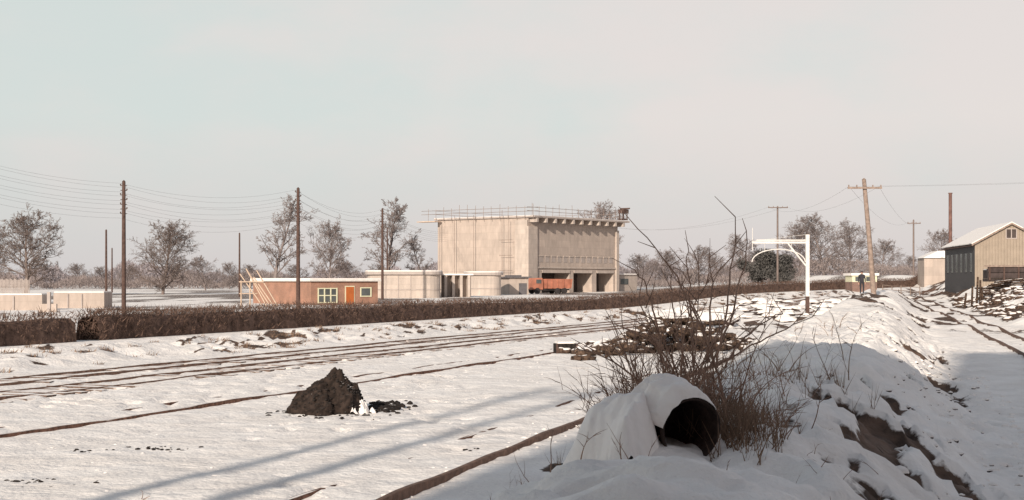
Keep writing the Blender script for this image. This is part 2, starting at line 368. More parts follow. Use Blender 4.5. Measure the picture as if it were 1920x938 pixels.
shards('dead_grass_tufts',C,D,RNG.uniform(.06,.26,len(C)),.015,M['tuft'])
# ------------------------------------------------------------------ trees
def grow(seed,kind,kids,minr=.022,Ht=12.):
    R=random.Random(seed);segs=[]
    low={'round':.16,'tall':.22,'bush':.04}[kind]; wide={'round':.56,'tall':.33,'bush':.58}[kind]
    def branch(p,d,L,r,lv):
        n=(7,5,3,2,2)[lv]
        pts=[(p,r)];wig=(.06,.13,.16,.2,.2)[lv]
        for i in range(n):
            d=(d+Vector((R.gauss(0,wig),R.gauss(0,wig),R.gauss(0,wig)*.5+(.07 if lv in(1,2) else 0)))).normalized()
            p2=p+d*(L/n);r2=max(minr*.6,r*(1-.8*(i+1)/n))
            segs.append((*p,*p2,pts[-1][1],r2));pts.append((p2,r2));p=p2
        if lv>=4: return
        for j in range(kids[lv]):
            if lv==0: t=low+(1-low)*((j+R.random())/kids[0])
            else: t=R.uniform(.18,1.0)
            a=min(t*n,n-.001);i=int(a);fr=a-i
            q=pts[i][0].lerp(pts[i+1][0],fr);rq=pts[i][1]*(1-fr)+pts[i+1][1]*fr
            dd=(pts[i+1][0]-pts[i][0]).normalized()
            rv=Vector((R.gauss(0,1),R.gauss(0,1),R.gauss(0,1)));pr=(rv-dd*rv.dot(dd)).normalized()
            if lv==0:
                az=j*2.4+R.uniform(-.5,.5);pr=Vector((math.cos(az),math.sin(az),0))
                ang=math.radians(70-42*t+R.gauss(0,7))
                if kind=='tall': ang*=.75
                u=(t-low)/(1-low);Lc=Ht*wide*(.30+.75*math.sin(math.pi*min(1,(.18+.72*u)))**.8)*R.uniform(.75,1.1)*(1-.35*u)
            else:
                ang=math.radians(R.uniform(28,60));Lc=L*(.52,.54,.54,.5)[lv]*R.uniform(.6,1.1)*(1.1-.4*t)
            nd=(dd*math.cos(ang)+pr*math.sin(ang)).normalized()
            branch(q,nd,Lc,max(minr,rq*(.55,.6,.6,.6)[lv]),lv+1)
    branch(Vector((0,0,-.4)),Vector((0,0,1)),Ht*.88,Ht*.022,0)
    S=np.array(segs);zm=S[:,[2,5]].max();S[:,:6]*=Ht/zm
    return S
variants={}
for nm,(sd,kind,kids) in {'r1':(1,'round',(24,9,6,5)),'r2':(2,'round',(24,9,6,5)),'t1':(3,'tall',(20,7,6,4)),'t2':(4,'tall',(20,8,6,4)),'b1':(5,'bush',(26,9,7,5))}.items():
    variants[nm]=grow(sd,kind,kids)
cache={}
def tree(px,D,top,var,m='barkhaze',wx=1.,rot=0.,name='bare_tree'):
    x=bx(px,D);z=gz(x,D);Ht=hz(top,D)-z
    if (var,m) not in cache: cache[(var,m)]=tubes('bare_tree',variants[var],M[m],3,ob=False)
    o=bpy.data.objects.new(name,cache[(var,m)]);o.location=(x,D,z);s=Ht/12.;o.scale=(s*wx,s*wx,s);o.rotation_euler=(0,0,rot);link(o);return o
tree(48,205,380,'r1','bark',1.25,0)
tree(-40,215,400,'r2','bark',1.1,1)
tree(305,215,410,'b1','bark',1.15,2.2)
tree(515,235,362,'t1','barkhaze',1.15,0)
tree(620,240,400,'r1','barkhaze',.95,1.9)
tree(728,250,366,'t2','barkhaze',1.25,.6)
tree(792,260,438,'t1','barkhaze',1.1,2.6)
tree(385,270,478,'b1','barkhaze',1.1,.4)
tree(430,290,490,'b1','barkhaze',1.1,1.4)
tree(1125,330,372,'r2','barkhaze',1.0,3.9)
tree(1545,300,398,'b1','barkhaze',1.25,0)
tree(1500,310,416,'r1','barkhaze',1.2,4)
tree(1592,320,412,'r2','barkhaze',1.2,5)
tree(1765,330,420,'r1','barkhaze',1.1,.9)
tree(1240,320,466,'b1','barkhaze',1.3,2)
tree(1300,300,458,'b1','barkhaze',1.3,3)
tree(1655,340,446,'b1','barkhaze',1.2,4)
tree(1385,330,436,'r2','barkhaze',1.2,.3)
tree(1205,340,474,'b1','barkhaze',1.3,5)
for px,t_ in ((150,492),(190,498),(235,494),(345,490),(470,494),(660,488),(860,480),(560,494),(700,492),(1350,478),(1430,470),(1700,478),(1840,470),(1900,480)): tree(px,300+(px%7)*6,t_,'b1','barkhaze',1.35,px)
def evergreen(px,D,top,w,seed):
    x=bx(px,D);z=gz(x,D);Ht=hz(top,D)-z
    r=np.random.default_rng(seed);N=5200
    nc=46;cc=np.stack([r.normal(0,w*.33,nc),r.normal(0,w*.33,nc),Ht*(.15+.8*r.random(nc)**1.2)],1)
    C=cc[r.integers(0,nc,N)]+r.normal(0,.42,(N,3));C[:,2]=np.clip(C[:,2],.3,Ht)
    D_=r.normal(size=(N,3));D_[:,2]+=.5
    e=bpy.data.objects.new('evergreen_tree',None);e.location=(x,D,z);link(e)
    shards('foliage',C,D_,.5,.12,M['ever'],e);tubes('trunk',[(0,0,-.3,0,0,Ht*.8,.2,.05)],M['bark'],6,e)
evergreen(1428,240,468,3.6,3)
evergreen(1465,260,480,3.0,4)
def mass(name,D0,D1,N,hf,m,px0=-250,px1=2200,L=1.6,W=.10):
    u=RNG.uniform(px0,px1,N);D=RNG.uniform(D0,D1,N);x=(u-960)/F*D
    h=hf(u)*(RNG.random(N)**.8);z=ground(x,D)
    C=np.stack([x,D,z+h],1);d=RNG.normal(size=(N,3))*.6;d[:,2]=np.abs(d[:,2])+.5
    return shards(name,C,d,RNG.uniform(.5,1,N)*L,W,m)
hf=lambda u:np.maximum(1.5,8.2*fbm(u*.012,u*0,5,131)-.3+2.4*(vn(u*.05,u*0,133)-.5))
mass('distant_treeline',420,470,80000,lambda u:hf(u)*1.15,M['barkhaze2'],L=1.7,W=.15)
mass('distant_scrub',290,315,46000,lambda u:np.maximum(.6,6.2*fbm(u*.02+40,u*0,4,141)-1.2),M['barkhaze'],L=1.3,W=.06)
# ------------------------------------------------------------------ telegraph poles
def pole(px,D,top,r,m='pole',arms=(),lean=0,name='telegraph_pole',ins=False,rot=.35):
    x=bx(px,D);z=gz(x,D);h=hz(top,D)-z
    b=B(name,(x,D,z),rot)
    tx=-lean
    b.tube('pole',M[m],[(0,0,-.5,tx*.5,0,h*.5,r,r*.87),(tx*.5,0,h*.5,tx,0,h,r*.87,r*.72)],8)
    b.tube('cap',M[m],[(tx,0,h,tx,0,h+.12,r*.8,.02)],8)
    for (dz,w) in arms:
        b.box('crossarm',M[m],tx-w/2,tx+w/2,-r-.09,-r+.0,h-dz-.07,h-dz+.07)
        n=max(2,int(w/.5))
        for i in range(n):
            xx=tx-w/2+.08+(w-.16)*i/(n-1)
            b.box('insulators',M['steel'],xx-.04,xx+.04,-r-.09,-r-.01,h-dz+.07,h-dz+.22)
    if ins:
        for i in range(7):
            zz=h-.3-i*.32
            sgn=1 if i%2 else -1
            b.box('side_insulators',M['pole'],-.22,.22,-.03,.03,zz,zz+.05)
            b.box('side_insulators',M['pole'],sgn*.17,sgn*.25,-.04,.04,zz+.05,zz+.15)
    b.done();return Vector((x+tx,D,z+h))
P={}
P['a']=pole(232,98,341,.16,ins=True)
P['b']=pole(559,112,354,.17,ins=True)
P['c']=pole(449,190,438,.14)
P['d']=pole(199,170,432,.15)
P['e']=pole(210,240,466,.14)
P['f']=pole(717,170,392,.17,ins=True)
P['g']=pole(726,215,428,.14)
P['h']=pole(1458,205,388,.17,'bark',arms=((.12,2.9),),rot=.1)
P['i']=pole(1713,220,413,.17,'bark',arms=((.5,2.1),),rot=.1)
P['j']=pole(1640,104,337,.21,'poleg',arms=((.62,2.5),),lean=.78,rot=0)
P['k']=pole(-150,84,262,.15,ins=True)
def wire(a,b,sag,r=.012,n=14):
    out=[];prev=None
    for i in range(n+1):
        t=i/n;p=a.lerp(b,t);p=Vector((p.x,p.y,p.z-4*sag*t*(1-t)))
        if prev: out.append((*prev,*p,r,r))
        prev=p
    return out
W_=[]
for i in range(9):
    o=Vector((.25 if i%2 else -.25,0,-.1-i*.30))
    W_+=wire(P['k']+o,P['a']+o,.5,.006);W_+=wire(P['a']+o,P['b']+o,.8+.08*(i%3),.006);W_+=wire(P['b']+o,P['f']+o,1.0+.1*(i%3),.008)
    if i<6: W_+=wire(P['f']+o,Vector((bx(840,238),238,11-i*.3)),.8,.01)
for i in (-1,1):
    W_+=wire(P['j']+Vector((i*1.1,0,-.5)),P['h']+Vector((i*1.3,0,0)),1.2,.008)
    W_+=wire(P['j']+Vector((i*1.1,0,-.5)),P['i']+Vector((i*.9,0,-.3)),1.4,.008)
    W_+=wire(P['j']+Vector((i*1.1,0,-.5)),Vector((70,60,11)),.9,.0045)
    W_+=wire(P['h']+Vector((i*1.2,0,0)),Vector((bx(1158,251)+i*.3,251,12.2)),1.5,.010)
tubes('overhead_wires',W_,M['wire'],3)
hp=B('telegraph_h_pole',(-9.6,5.0,0),.33)
for xx in (-.95,.95): hp.tube('pole',M['pole'],[(xx,0,-.4,xx,0,14.2,.23,.16)],8)
hp.box('crossarm',M['pole'],-1.6,1.6,-.4,-.28,13.4,13.6);hp.box('crossarm',M['pole'],-1.6,1.6,-.4,-.28,12.7,12.9)
hp.done()
# ------------------------------------------------------------------ big concrete building
a=math.atan2(.8,.6);cb=B('concrete_building',(2.6,230,0),a)
L1,L2=26.8,19.0;T=13.1;G=.2
cb.box('upper_wall',M['conc'],0,L1,0,L2,4.4,T-.02)
cb.box('ground_floor_core',M['conc'],0.01,L1-.01,3.2,L2-.01,G,4.39)
cb.box('ground_floor_core',M['conc'],0.02,3.8,.02,3.19,G,4.38)
for t0,t1 in ((11.8,13.0),(18.6,20.0),(25.4,L1-.02)): cb.box('piers',M['conc'],t0,t1,.02,3.19,G,4.38)
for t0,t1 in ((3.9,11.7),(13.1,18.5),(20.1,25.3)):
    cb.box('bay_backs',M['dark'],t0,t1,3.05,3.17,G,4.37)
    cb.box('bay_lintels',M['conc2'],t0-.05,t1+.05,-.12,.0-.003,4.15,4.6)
cb.box('pilaster',M['conc2'],-.3,2.2,-.3,-.003,G,T-1.4);cb.box('pilaster',M['conc2'],-.3,-.003,.0,2.4,G,T-.4)
cb.box('pilaster',M['conc2'],L1-.8,L1+.0,-.3,-.003,G,T-1.4)
cb.box('string_course',M['conc2'],2.25,L1-.85,-.18,-.004,4.9,5.15)
for i in range(13):
    t=3.0+i*1.75
    cb.box('high_windows',M['slab'],t,t+1.05,-.04,-.004,5.9,6.8)
    cb.box('window_frames',M['conc2'],t-.08,t+1.13,-.12,-.004,6.85,7.0)
cb.box('roof_slab',M['slab'],-.3,L1+1.6,-1.5,L2+.6,T,T+.28)
cb.box('roof_snow',M['snow'],-.25,L1+1.55,-1.45,L2+.55,T+.282,T+.34)
for i in range(11):
    t=.4+i*2.6; cb.box('roof_beams',M['conc2'],t,t+.5,-1.45,-.005,T-.75,T-.003)
cb.box('roof_downstand',M['slab'],.02,L1-.02,-.06,-.006,T-.8,T-.1)
sg=[]
for i in range(16):
    x=-.8+i*1.9; sg.append((x,-1.4,T+.3,x+random.uniform(-.1,.1),-1.4,T+1.75+.7*random.random(),.04,.04))
for i in range(14):
    y=-1.4+i*1.7; sg.append((-.5,y,T-.3,-.5,y+random.uniform(-.1,.1),T+1.75+.7*random.random(),.04,.04))
for zz in (T+1.0,T+1.6):
    sg.append((-2.2,-1.4,zz,L1+1.6,-1.4,zz,.035,.035));sg.append((-.5,-2.4,zz,-.5,L2+3.2,zz,.035,.035))
    sg.append((-.8,L2+.5,zz,L1+1,L2+.5,zz,.03,.03));sg.append((L1+1,-1.4,zz,L1+1,L2+.5,zz,.03,.03))
for y in (3.2,4.6,10.5,14.6,17.8): sg.append((-.9,y,G,-.9,y,T-1+2.5*random.random(),.05,.05))
for zz in (4.5,7.0,9.5): sg.append((-.9,2.5,zz,-.9,5.2,zz,.035,.035))
cb.tube('scaffolding',M['steel'],sg,4)
cb.box('scaffold_platform',M['timber'],-2.0,-.35,L2-1,L2+3,T-.35,T-.2)
cb.box('hoist_base',M['pole'],L1-.2,L1+1.3,-1.3,-.2,T+.47,T+.75)
for hx_ in (L1+.0,L1+1.15): cb.box('hoist_legs',M['pole'],hx_,hx_+.16,-1.25,-1.1,T+.75,T+1.7);cb.box('hoist_legs',M['pole'],hx_,hx_+.16,-.4,-.25,T+.75,T+1.7)
cb.box('hoist_winch',M['pole'],L1-.15,L1+1.5,-1.35,-.2,T+1.7,T+2.35);cb.box('hoist_jib',M['pole'],L1+.4,L1+.6,-2.2,-.2,T+2.353,T+2.6)
cb.box('end_wing',M['conc2'],L1+.01,L1+8,1.0,8,G,3.9);cb.box('end_wing_snow',M['snow'],L1-.0+.05,L1+8.2,.8,8.2,3.903,4.15)
cb.box('end_wing_window',M['glass'],L1+2.5,L1+5,.93,.997,2.2,3.2)
cb.done()
def rounded(w,d,r,n=6):
    pts=[]
    for cx,cy,a0 in ((w-r,r,-90),(w-r,d-r,0),(r,d-r,90),(r,r,180)):
        for i in range(n+1):
            t=math.radians(a0+90*i/n);pts.append((cx+r*math.cos(t),cy+r*math.sin(t)))
    return pts
def annex(name,px0,px1,D,top,rot,dep,r,lip=.3):
    w=(px1-px0)/F*D;b=B(name,(bx(px0,D),D,0),rot)
    zt=hz(top,D)
    b.prism('wall',M['conc2'],rounded(w,dep,r),-.2,zt-.55)
    o=[(x*(1+2*lip/w)-lip,y*(1+2*lip/dep)-lip) for x,y in rounded(w,dep,r)]
    b.prism('roof_slab',M['slab'],o,zt-.547,zt-.15);b.prism('roof_snow',M['snow'],[(x*.99+.05,y*.99+.05) for x,y in o],zt-.147,zt)
    b.prism('string_course',M['slab'],[(x*(1+.12/w)-.06,y*(1+.12/dep)-.06) for x,y in rounded(w,dep,r)],1.7,1.82)
    return b,w,zt
b,w,zt=annex('concrete_annex',690,828,182,507,.12,9,2.0)
for i in range(4): b.box('wall_ribs',M['slab'],2.2+i*1.6,2.3+i*1.6,-.06,-.003,-.1,zt-.56)
b.done()
b,w,zt=annex('concrete_annex',882,945,204,509,.2,6,1.9)
b.box('doorway',M['dark'],-.9,-.4,.6,.62,0,2.6);b.done()
b=B('concrete_wall_fins',(bx(832,190),190,0),.2)
zt=hz(512,190)
for i in range(4): b.box('fin',M['conc2'],.1+i*1.05,.45+i*1.05,0,3,-.2,zt-.3)
b.box('back_wall',M['conc'],-.1,3.9,1.2,1.5,-.2,zt-.32);b.box('cap',M['snow'],-.2,4,-.1,3.1,zt-.297,zt-.1)
b.done()
b=B('kiosk',(bx(955,214),214,0),.45)
zt=hz(521,214)
b.box('walls',M['conc'],0,3.2,0,3,0,zt);b.box('roof',M['lead'],-.5,3.7,-.4,3.4,zt+.003,zt+.18);b.box('roof_upstand',M['lead'],.4,2.2,.3,2.4,zt+.183,zt+.4)
b.box('door',M['lead'],1.6,2.9,-.06,-.003,0,2.5);b.done()
# brick site office
bo=B('brick_site_office',(-19.8,140,0),math.atan2(.6,.8));Tz=3.0
bo.box('walls',M['brick'],0,7.7,0,12.5,-.2,Tz-.15)
bo.box('roof',M['white'],-.25,7.95,-.25,12.75,Tz-.147,Tz+.03);bo.box('roof_snow',M['snow'],-.22,7.92,-.22,12.72,Tz+.033,Tz+.17)
def win(b,x0,x1,z0,z1,nx,nz,fm):
    b.box('window_glass',M['glass'],x0,x1,-.03,-.004,z0,z1)
    for i in range(nx+1):
        x=x0+(x1-x0)*i/nx;b.box('window_frame',M[fm],x-.06,x+.06,-.09,-.032,z0-.06,z1+.06)
    for j in range(nz+1):
        z=z0+(z1-z0)*j/nz;b.box('window_bars',M[fm],x0,x1,-.085,-.033,z-.05,z+.05)
win(bo,.8,2.9,.75,2.15,3,2,'cream')
bo.box('doorframe',M['cream'],3.85,4.95,-.05,-.004,0,2.4);bo.box('door',M['orange'],3.95,4.85,-.09,-.053,0,2.3)
win(bo,5.65,6.85,1.35,2.2,1,1,'white')
bo.done()
b=B('timber_stack',(bx(470,134),134,gz(bx(470,134),134)),0)
for i in range(5):
    x=-.6+i*.33
    b.tube('plank',M['timber'],[(x+1.9,-.5+i*.1,-.1,x-.3+random.uniform(-.3,.3),.6,3.0+random.uniform(-.8,.8),.07,.06)],4)
b.tube('trestle',M['timber'],[(-.9,0,-.1,-.9,0,2.4,.07,.07),(-.1,.2,-.1,-.1,.2,2.4,.07,.07),(-1.1,0,2.3,1.2,.2,2.3,.06,.06),(-1.1,0,1.2,.6,.2,1.2,.05,.05)],4)
b.done()
def lowbox(name,px0,px1,D,top,bot,dep,m='conc2'):
    w=(px1-px0)/F*D;zt=hz(top,D);b=B(name,(bx(px0,D),D,0),.1)
    b.box('walls',M[m],0,w,0,dep,-.1,zt-.1);b.box('snow_top',M['snow'],.05,w-.05,.05,dep-.05,zt-.097,zt)
    for i in range(1,int(w/1.2)): b.box('buttresses',M['slab'],i*1.2,i*1.2+.12,-.1,-.003,-.1,zt-.2)
    b.done()
lowbox('concrete_bunker',-60,75,118,551,582,3,'conc')
lowbox('concrete_bunker',100,193,126,547,578,4,'conc')
b=B('concrete_bay_wall',(bx(72,112),112,0),0);b.box('wall',M['conc'],0,1.4,0,.3,-.1,hz(570,112));b.box('post',M['slab'],.7,.95,-.1,.15,-.1,hz(548,112));b.done()
b=B('paling_fence',(bx(-40,150),150,0),.05)
for i in range(38): b.box('palings',M['slab'],i*.14,i*.14+.09,0,.04,.2,hz(524,150)+random.uniform(-.1,.1))
b.box('rail',M['pole'],0,5.4,.05,.1,2.2,2.3);b.done()
# lorry
lx,ly=bx(998,222),222.;lz=gz(lx,ly)
b=B('lorry',(lx,ly,lz),.42)
b.box('chassis',M['tyre'],.1,6.6,.3,2.0,.55,.8)
b.poly('tipper_body',M['lorry'],[(2.2,0,.85),(6.8,0,.85),(6.8,2.3,.85),(2.2,2.3,.85),(2.0,-.08,2.35),(7.0,-.08,2.35),(7.0,2.38,2.35),(2.0,2.38,2.35)],[(0,3,2,1),(4,5,6,7),(0,1,5,4),(1,2,6,5),(2,3,7,6),(3,0,4,7)])
for i in range(5): b.box('body_ribs',M['lorry'],2.4+i*1.0,2.5+i*1.0,-.16,-.06,.9,2.3)
b.poly('cab',M['lorry'],[(.0,.1,.7),(1.9,.1,.7),(1.9,2.2,.7),(.0,2.2,.7),(.0,.1,1.6),(1.9,.1,1.6),(1.9,2.2,1.6),(.0,2.2,1.6),(.45,.2,2.5),(1.85,.2,2.5),(1.85,2.1,2.5),(.45,2.1,2.5)],
  [(0,3,2,1),(0,1,5,4),(1,2,6,5),(2,3,7,6),(3,0,4,7),(4,5,9,8),(5,6,10,9),(6,7,11,10),(7,4,8,11),(8,9,10,11)])
b.box('cab_window',M['glass'],.75,1.6,.06,.13,1.65,2.25)
for x in (.9,4.4,5.6):
    for y in (-.05,2.0): b.tube('wheel',M['tyre'],[(x,y,.48,x,y+.3,.48,.48,.48),(x,y-.01,.48,x,y,.48,.02,.48),(x,y+.3,.48,x,y+.31,.48,.48,.02)],14)
b.done()
# ------------------------------------------------------------------ loading gauge
D=106.;x0=bx(1514,D);z0=gz(x0,D)
b=B('loading_gauge',(x0,D,z0),0);k=D/F
zt=hz(440,D)-z0;za=hz(455,D)-z0
b.box('post_base',M['pole'],-.13,.13,-.13,.13,-.3,1.45);b.box('post',M['white'],-.13,.13,-.13,.13,1.453,zt)
b.box('arm',M['white'],-104*k,-.133,-.07,.07,za-.07,za+.08);b.box('arm',M['white'],-96*k,-.133,-.05,.05,za+.13,za+.22)
b.tube('hanger',M['white'],[(-103*k,0,za+.3,-103*k,0,za-.6,.03,.03),(-103*k,0,za+1.1,-103*k,0,za+.3,.02,.03)],5)
b.tube('brace',M['white'],[(-38*k,0,za,-.1,0,za-1.75,.07,.07)],5)
arc=[];pr=None
for i in range(15):
    t=math.pi*i/14;p=(-54*k-50*k*math.cos(t),0,za-1.45+.95*math.sin(t))
    if pr: arc.append((*pr,*p,.045,.045))
    pr=p
b.tube('gauge_arc',M['white'],arc,5)
b.tube('hangers',M['white'],[(-80*k,0,za,-80*k,0,za-.7,.02,.02),(-30*k,0,za,-30*k,0,za-.7,.02,.02)],4)
b.tube('stay_wire',M['white'],[(-.1,0,zt,-104*k,0,za+.1,.012,.012)],3)
b.done()
# ------------------------------------------------------------------ right-hand shed etc
sx,sy=bx(1828,140),140.;sb=gz(sx+2,sy)-.6
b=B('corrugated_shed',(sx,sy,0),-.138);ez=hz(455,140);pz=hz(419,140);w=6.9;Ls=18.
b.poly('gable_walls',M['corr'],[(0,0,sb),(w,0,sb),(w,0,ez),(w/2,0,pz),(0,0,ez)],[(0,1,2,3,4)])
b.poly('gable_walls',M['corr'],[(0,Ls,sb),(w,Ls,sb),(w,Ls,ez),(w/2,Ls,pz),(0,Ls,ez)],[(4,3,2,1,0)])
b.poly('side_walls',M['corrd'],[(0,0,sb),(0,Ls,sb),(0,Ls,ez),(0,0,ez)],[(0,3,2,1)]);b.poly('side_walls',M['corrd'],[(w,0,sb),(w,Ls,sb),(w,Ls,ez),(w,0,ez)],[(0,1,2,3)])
for sgn,xa in ((-1,0),(1,w)):
    xo=xa+sgn*.35;zo=ez-.2
    b.poly('roof',M['msnow'],[(xo,-.3,zo+.05),(xo,Ls+.3,zo+.05),(w/2,Ls+.3,pz+.05),(w/2,-.3,pz+.05),(xo,-.3,zo+.14),(xo,Ls+.3,zo+.14),(w/2,Ls+.3,pz+.14),(w/2,-.3,pz+.14)],[(0,1,2,3),(4,5,6,7),(0,1,5,4),(1,2,6,5),(3,0,4,7),(2,3,7,6)])
    b.poly('bargeboard',M['poleg'],[(xo,-.34,zo-.14),(w/2,-.34,pz-.12),(w/2,-.34,pz+.06),(xo,-.34,zo+.06)],[(0,1,2,3)])
b.box('gable_window',M['dark'],w/2-.45,w/2+.45,-.05,-.01,pz-1.45,pz-.6)
b.box('gable_window_bars',M['slab'],w/2-.04,w/2+.04,-.08,-.053,pz-1.45,pz-.6)
b.box('gable_window_frame',M['slab'],w/2-.53,w/2+.53,-.04,-.005,pz-1.53,pz-.52)
for i in range(6):
    y=1.5+i*2.8;b.box('side_windows',M['glass'],-.05,-.006,y,y+.9,ez-2.9,ez-1.0)
b.box('eaves',M['pole'],-.3,-.1,-.2,Ls,ez-.35,ez-.2)
b.done()
b=B('stove_pipe_stack',(bx(1782,166),166,gz(bx(1782,166),166)),0);zt=hz(362,166)-gz(bx(1782,166),166)
b.tube('stack',M['chim'],[(0,0,-.3,0,0,zt,.22,.19),(0,0,zt-.1,0,0,zt+.02,.24,.24)],10);b.done()
b=B('storage_shed',(bx(1733,200),200,0),-.1);zt=hz(484,200)
b.box('walls',M['conc'],0,3.2,0,5,1,zt);b.poly('roof',M['msnow'],[(-.2,-.3,zt+.003),(3.4,-.3,zt+.003),(3.4,5.2,zt+.003),(-.2,5.2,zt+.003),(1.9,-.3,zt+1.0),(3.4,-.3,zt+1.0),(3.4,5.2,zt+1),(1.9,5.2,zt+1.)],[(4,5,6,7),(0,1,5,4),(1,2,6,5),(2,3,7,6),(3,0,4,7)])
b.done()
hx,hy=bx(1598,178),178.;b=B('platelayers_hut',(hx,hy,gz(hx,hy)-.2),.1)
zt=hz(517,178)-gz(hx,hy)+.2
b.box('walls',M['brickd'],0,3.2,0,2.6,0,zt-.8);b.box('walls_upper',M['cream'],.01,3.19,.01,2.59,zt-.797,zt);b.box('window',M['glass'],.4,1.4,-.04,.007,zt-.7,zt-.15);b.box('window',M['glass'],1.8,2.8,-.04,.007,zt-.7,zt-.15)
b.prism('roof',M['snow'],[(-.2,-.2),(3.4,-.2),(3.4,2.8),(-.2,2.8)],zt+.003,zt+.3);b.done()
def fence(name,pts,h=1.2,sp=1.8,m='pole'):
    b=B(name,(0,0,0),0);S=[]
    for (xa,ya),(xb,yb) in zip(pts[:-1],pts[1:]):
        L=math.hypot(xb-xa,yb-ya);n=int(L/sp);pv=None
        for i in range(n+1):
            x=xa+(xb-xa)*i/n;y=ya+(yb-ya)*i/n;z=gz(x,y);hh=h*random.uniform(.9,1.1)
            S.append((x,y,z-.2,x+random.uniform(-.05,.05),y,z+hh,.06,.055))
            if pv:
                for q in (.45,.9): S.append((pv[0],pv[1],pv[2]+h*q,x,y,z+h*q,.035,.035))
            pv=(x,y,z)
    b.tube('posts_and_rails',M[m],S,4);b.done()
fence('post_and_rail_fence',[(bx(1655,170),170),(bx(1725,165),165)],1.1,1.2,'poleg')
bm=bmesh.new();bmesh.ops.create_icosphere(bm,subdivisions=2,radius=1)
ICOV=np.array([q.co[:] for q in bm.verts]);ICOF=np.array([[w_.index for w_ in q.verts] for q in bm.faces]);bm.free()
def rocks(name,items,m,smooth=False):
    V=[];Fc=[]
    for k,(x,y,z,s,fl) in enumerate(items):
        ax=np.array((random.uniform(.7,1.3),random.uniform(.7,1.3),random.uniform(.6,1.0)*fl));sd=random.random()*50
        d=1+.5*(vn(ICOV[:,0]*1.7+sd,ICOV[:,1]*1.7+ICOV[:,2]*2.1+sd,3)-.5)
        V.append(ICOV*d[:,None]*s*ax+np.array((x,y,z)));Fc.append(ICOF+k*len(ICOV))
    return fastmesh(name,np.concatenate(V),np.concatenate(Fc),m,None,smooth)
it=[]
for i in range(300):
    D=random.uniform(90,132);q=random.uniform(3.2,9);x=float(rr(D))+q;it.append((x,D,gz(x,D)+.0,random.uniform(.12,.45),.8))
rocks('rock_spoil',it,M['rubble'])
# derelict dark wagon with timber load beside the shed
wx_,wy_=bx(1852,122),122.;wz=gz(wx_+2,wy_)
b=B('derelict_wagon',(wx_,wy_,wz-.1),-.12);hh=hz(497,122)-wz
b.box('underframe',M['dkpaint'],0,6.4,.2,2.1,.7,.95)
b.box('side_planks',M['dkpaint'],0,6.4,.0,.08,1.0,1.45);b.box('side_planks',M['dkpaint'],0,6.4,.0,.08,1.5,1.95);b.box('floor_load',M['dkpaint'],.05,6.35,.1,2.2,.96,1.7)
for i in range(6): b.box('stanchions',M['pole'],.1+i*1.2,.22+i*1.2,-.08,-.003,.8,hh+.1)
b.box('snow_on_load',M['msnow'],.1,6.3,.15,2.15,1.703,1.80)
b.box('top_rail',M['poleg'],-.3,6.6,-.16,-.083,hh-.08,hh+.08)
for x in (1.0,5.2): b.tube('wheel',M['tyre'],[(x,.1,.45,x,.3,.45,.45,.45),(x,.09,.45,x,.1,.45,.02,.45)],14)
b.done()
S=[]
for i in range(26):
    x=bx(random.uniform(1850,1960),119);y=random.uniform(117,120.5);z=gz(x,y)+random.uniform(.05,.7);an=random.uniform(-.4,.4);l=random.uniform(.4,1.3)
    S.append((x-l*math.cos(an),y,z-l*.3*math.sin(an),x+l*math.cos(an),y+random.uniform(-1,1),z+l*.4*math.sin(an)+.1,.08,.07))
for i,(dx_,h_) in enumerate(((0,1.9),(9,2.6),(16,2.2),(22,1.5),(-14,1.2))):
    x=bx(1822+dx_,118);y=118;z=gz(x,y);S.append((x,y,z-.3,x+random.uniform(-.2,.2),y,z+h_,.11,.09))
tubes('old_posts_and_timber',S,M['rubbled'],5)
# ------------------------------------------------------------------ rubble mid yard
it=[]
for i in range(520):
    t=random.random();px=1080+ (1410-1080)*t;D=random.gauss(59+t*5,2.2);x=bx(px,D);hh=1.25*math.exp(-((t-.55)/.33)**2)
    it.append((x,D,gz(x,D)+random.uniform(0,1)*hh,random.uniform(.08,.32),.8))
rocks('rubble_pile',it,M['rubbled'])
b=B('sleeper_stack',(0,0,0),0);S=[]
for i in range(9):
    px=random.uniform(1200,1390);D=random.gauss(62,1.4);x=bx(px,D);t=(px-1090)/310;hh=1.2*math.exp(-((t-.5)/.36)**2)
    z=gz(x,D)+random.uniform(.6,1.1)*hh+.2;an=random.gauss(.1,.3);l=random.uniform(.5,1.3);tl=random.gauss(0,.05)
    S.append((x-l*math.cos(an),D-l*math.sin(an),z-l*tl,x+l*math.cos(an),D+l*math.sin(an),z+l*tl,.13,.13))
b.tube('sleeper',M['rubbled'],S,4);b.done()
x=bx(1062,58.);b=B('tool_crate',(x,58,gz(x,58)),.2);b.box('crate',M['coal'],-.48,.4,-.3,.3,-.1,.40);b.box('snow_lid',M['snow'],-.42,.3,-.28,.28,.403,.48)
b.box('battens',M['pole'],-.5,-.42,-.33,-.303,-.1,.4);b.box('battens',M['pole'],.32,.4,-.33,-.303,-.1,.4);b.done()
rocks('snow_lumps',[(x+.75+random.gauss(0,.35),57.8+random.gauss(0,.2),gz(x+.75,57.8)+.1,random.uniform(.12,.28),.8) for i in range(10)],M['rubble'])
it=[]
for i in range(60):
    px=random.uniform(1225,1365);D=random.gauss(92,3);x=bx(px,D);it.append((x,D,gz(x,D)+.6*random.random(),random.uniform(.3,1.0),.8))
rocks('snow_mound',it,M['msnow'],True)
it=[]
for i in range(90):
    px=random.uniform(1370,1600);D=random.uniform(96,140);x=bx(px,D);it.append((x,D,gz(x,D)+.1,random.uniform(.2,.7),.5))
rocks('snow_mound',it,M['msnow'],True)
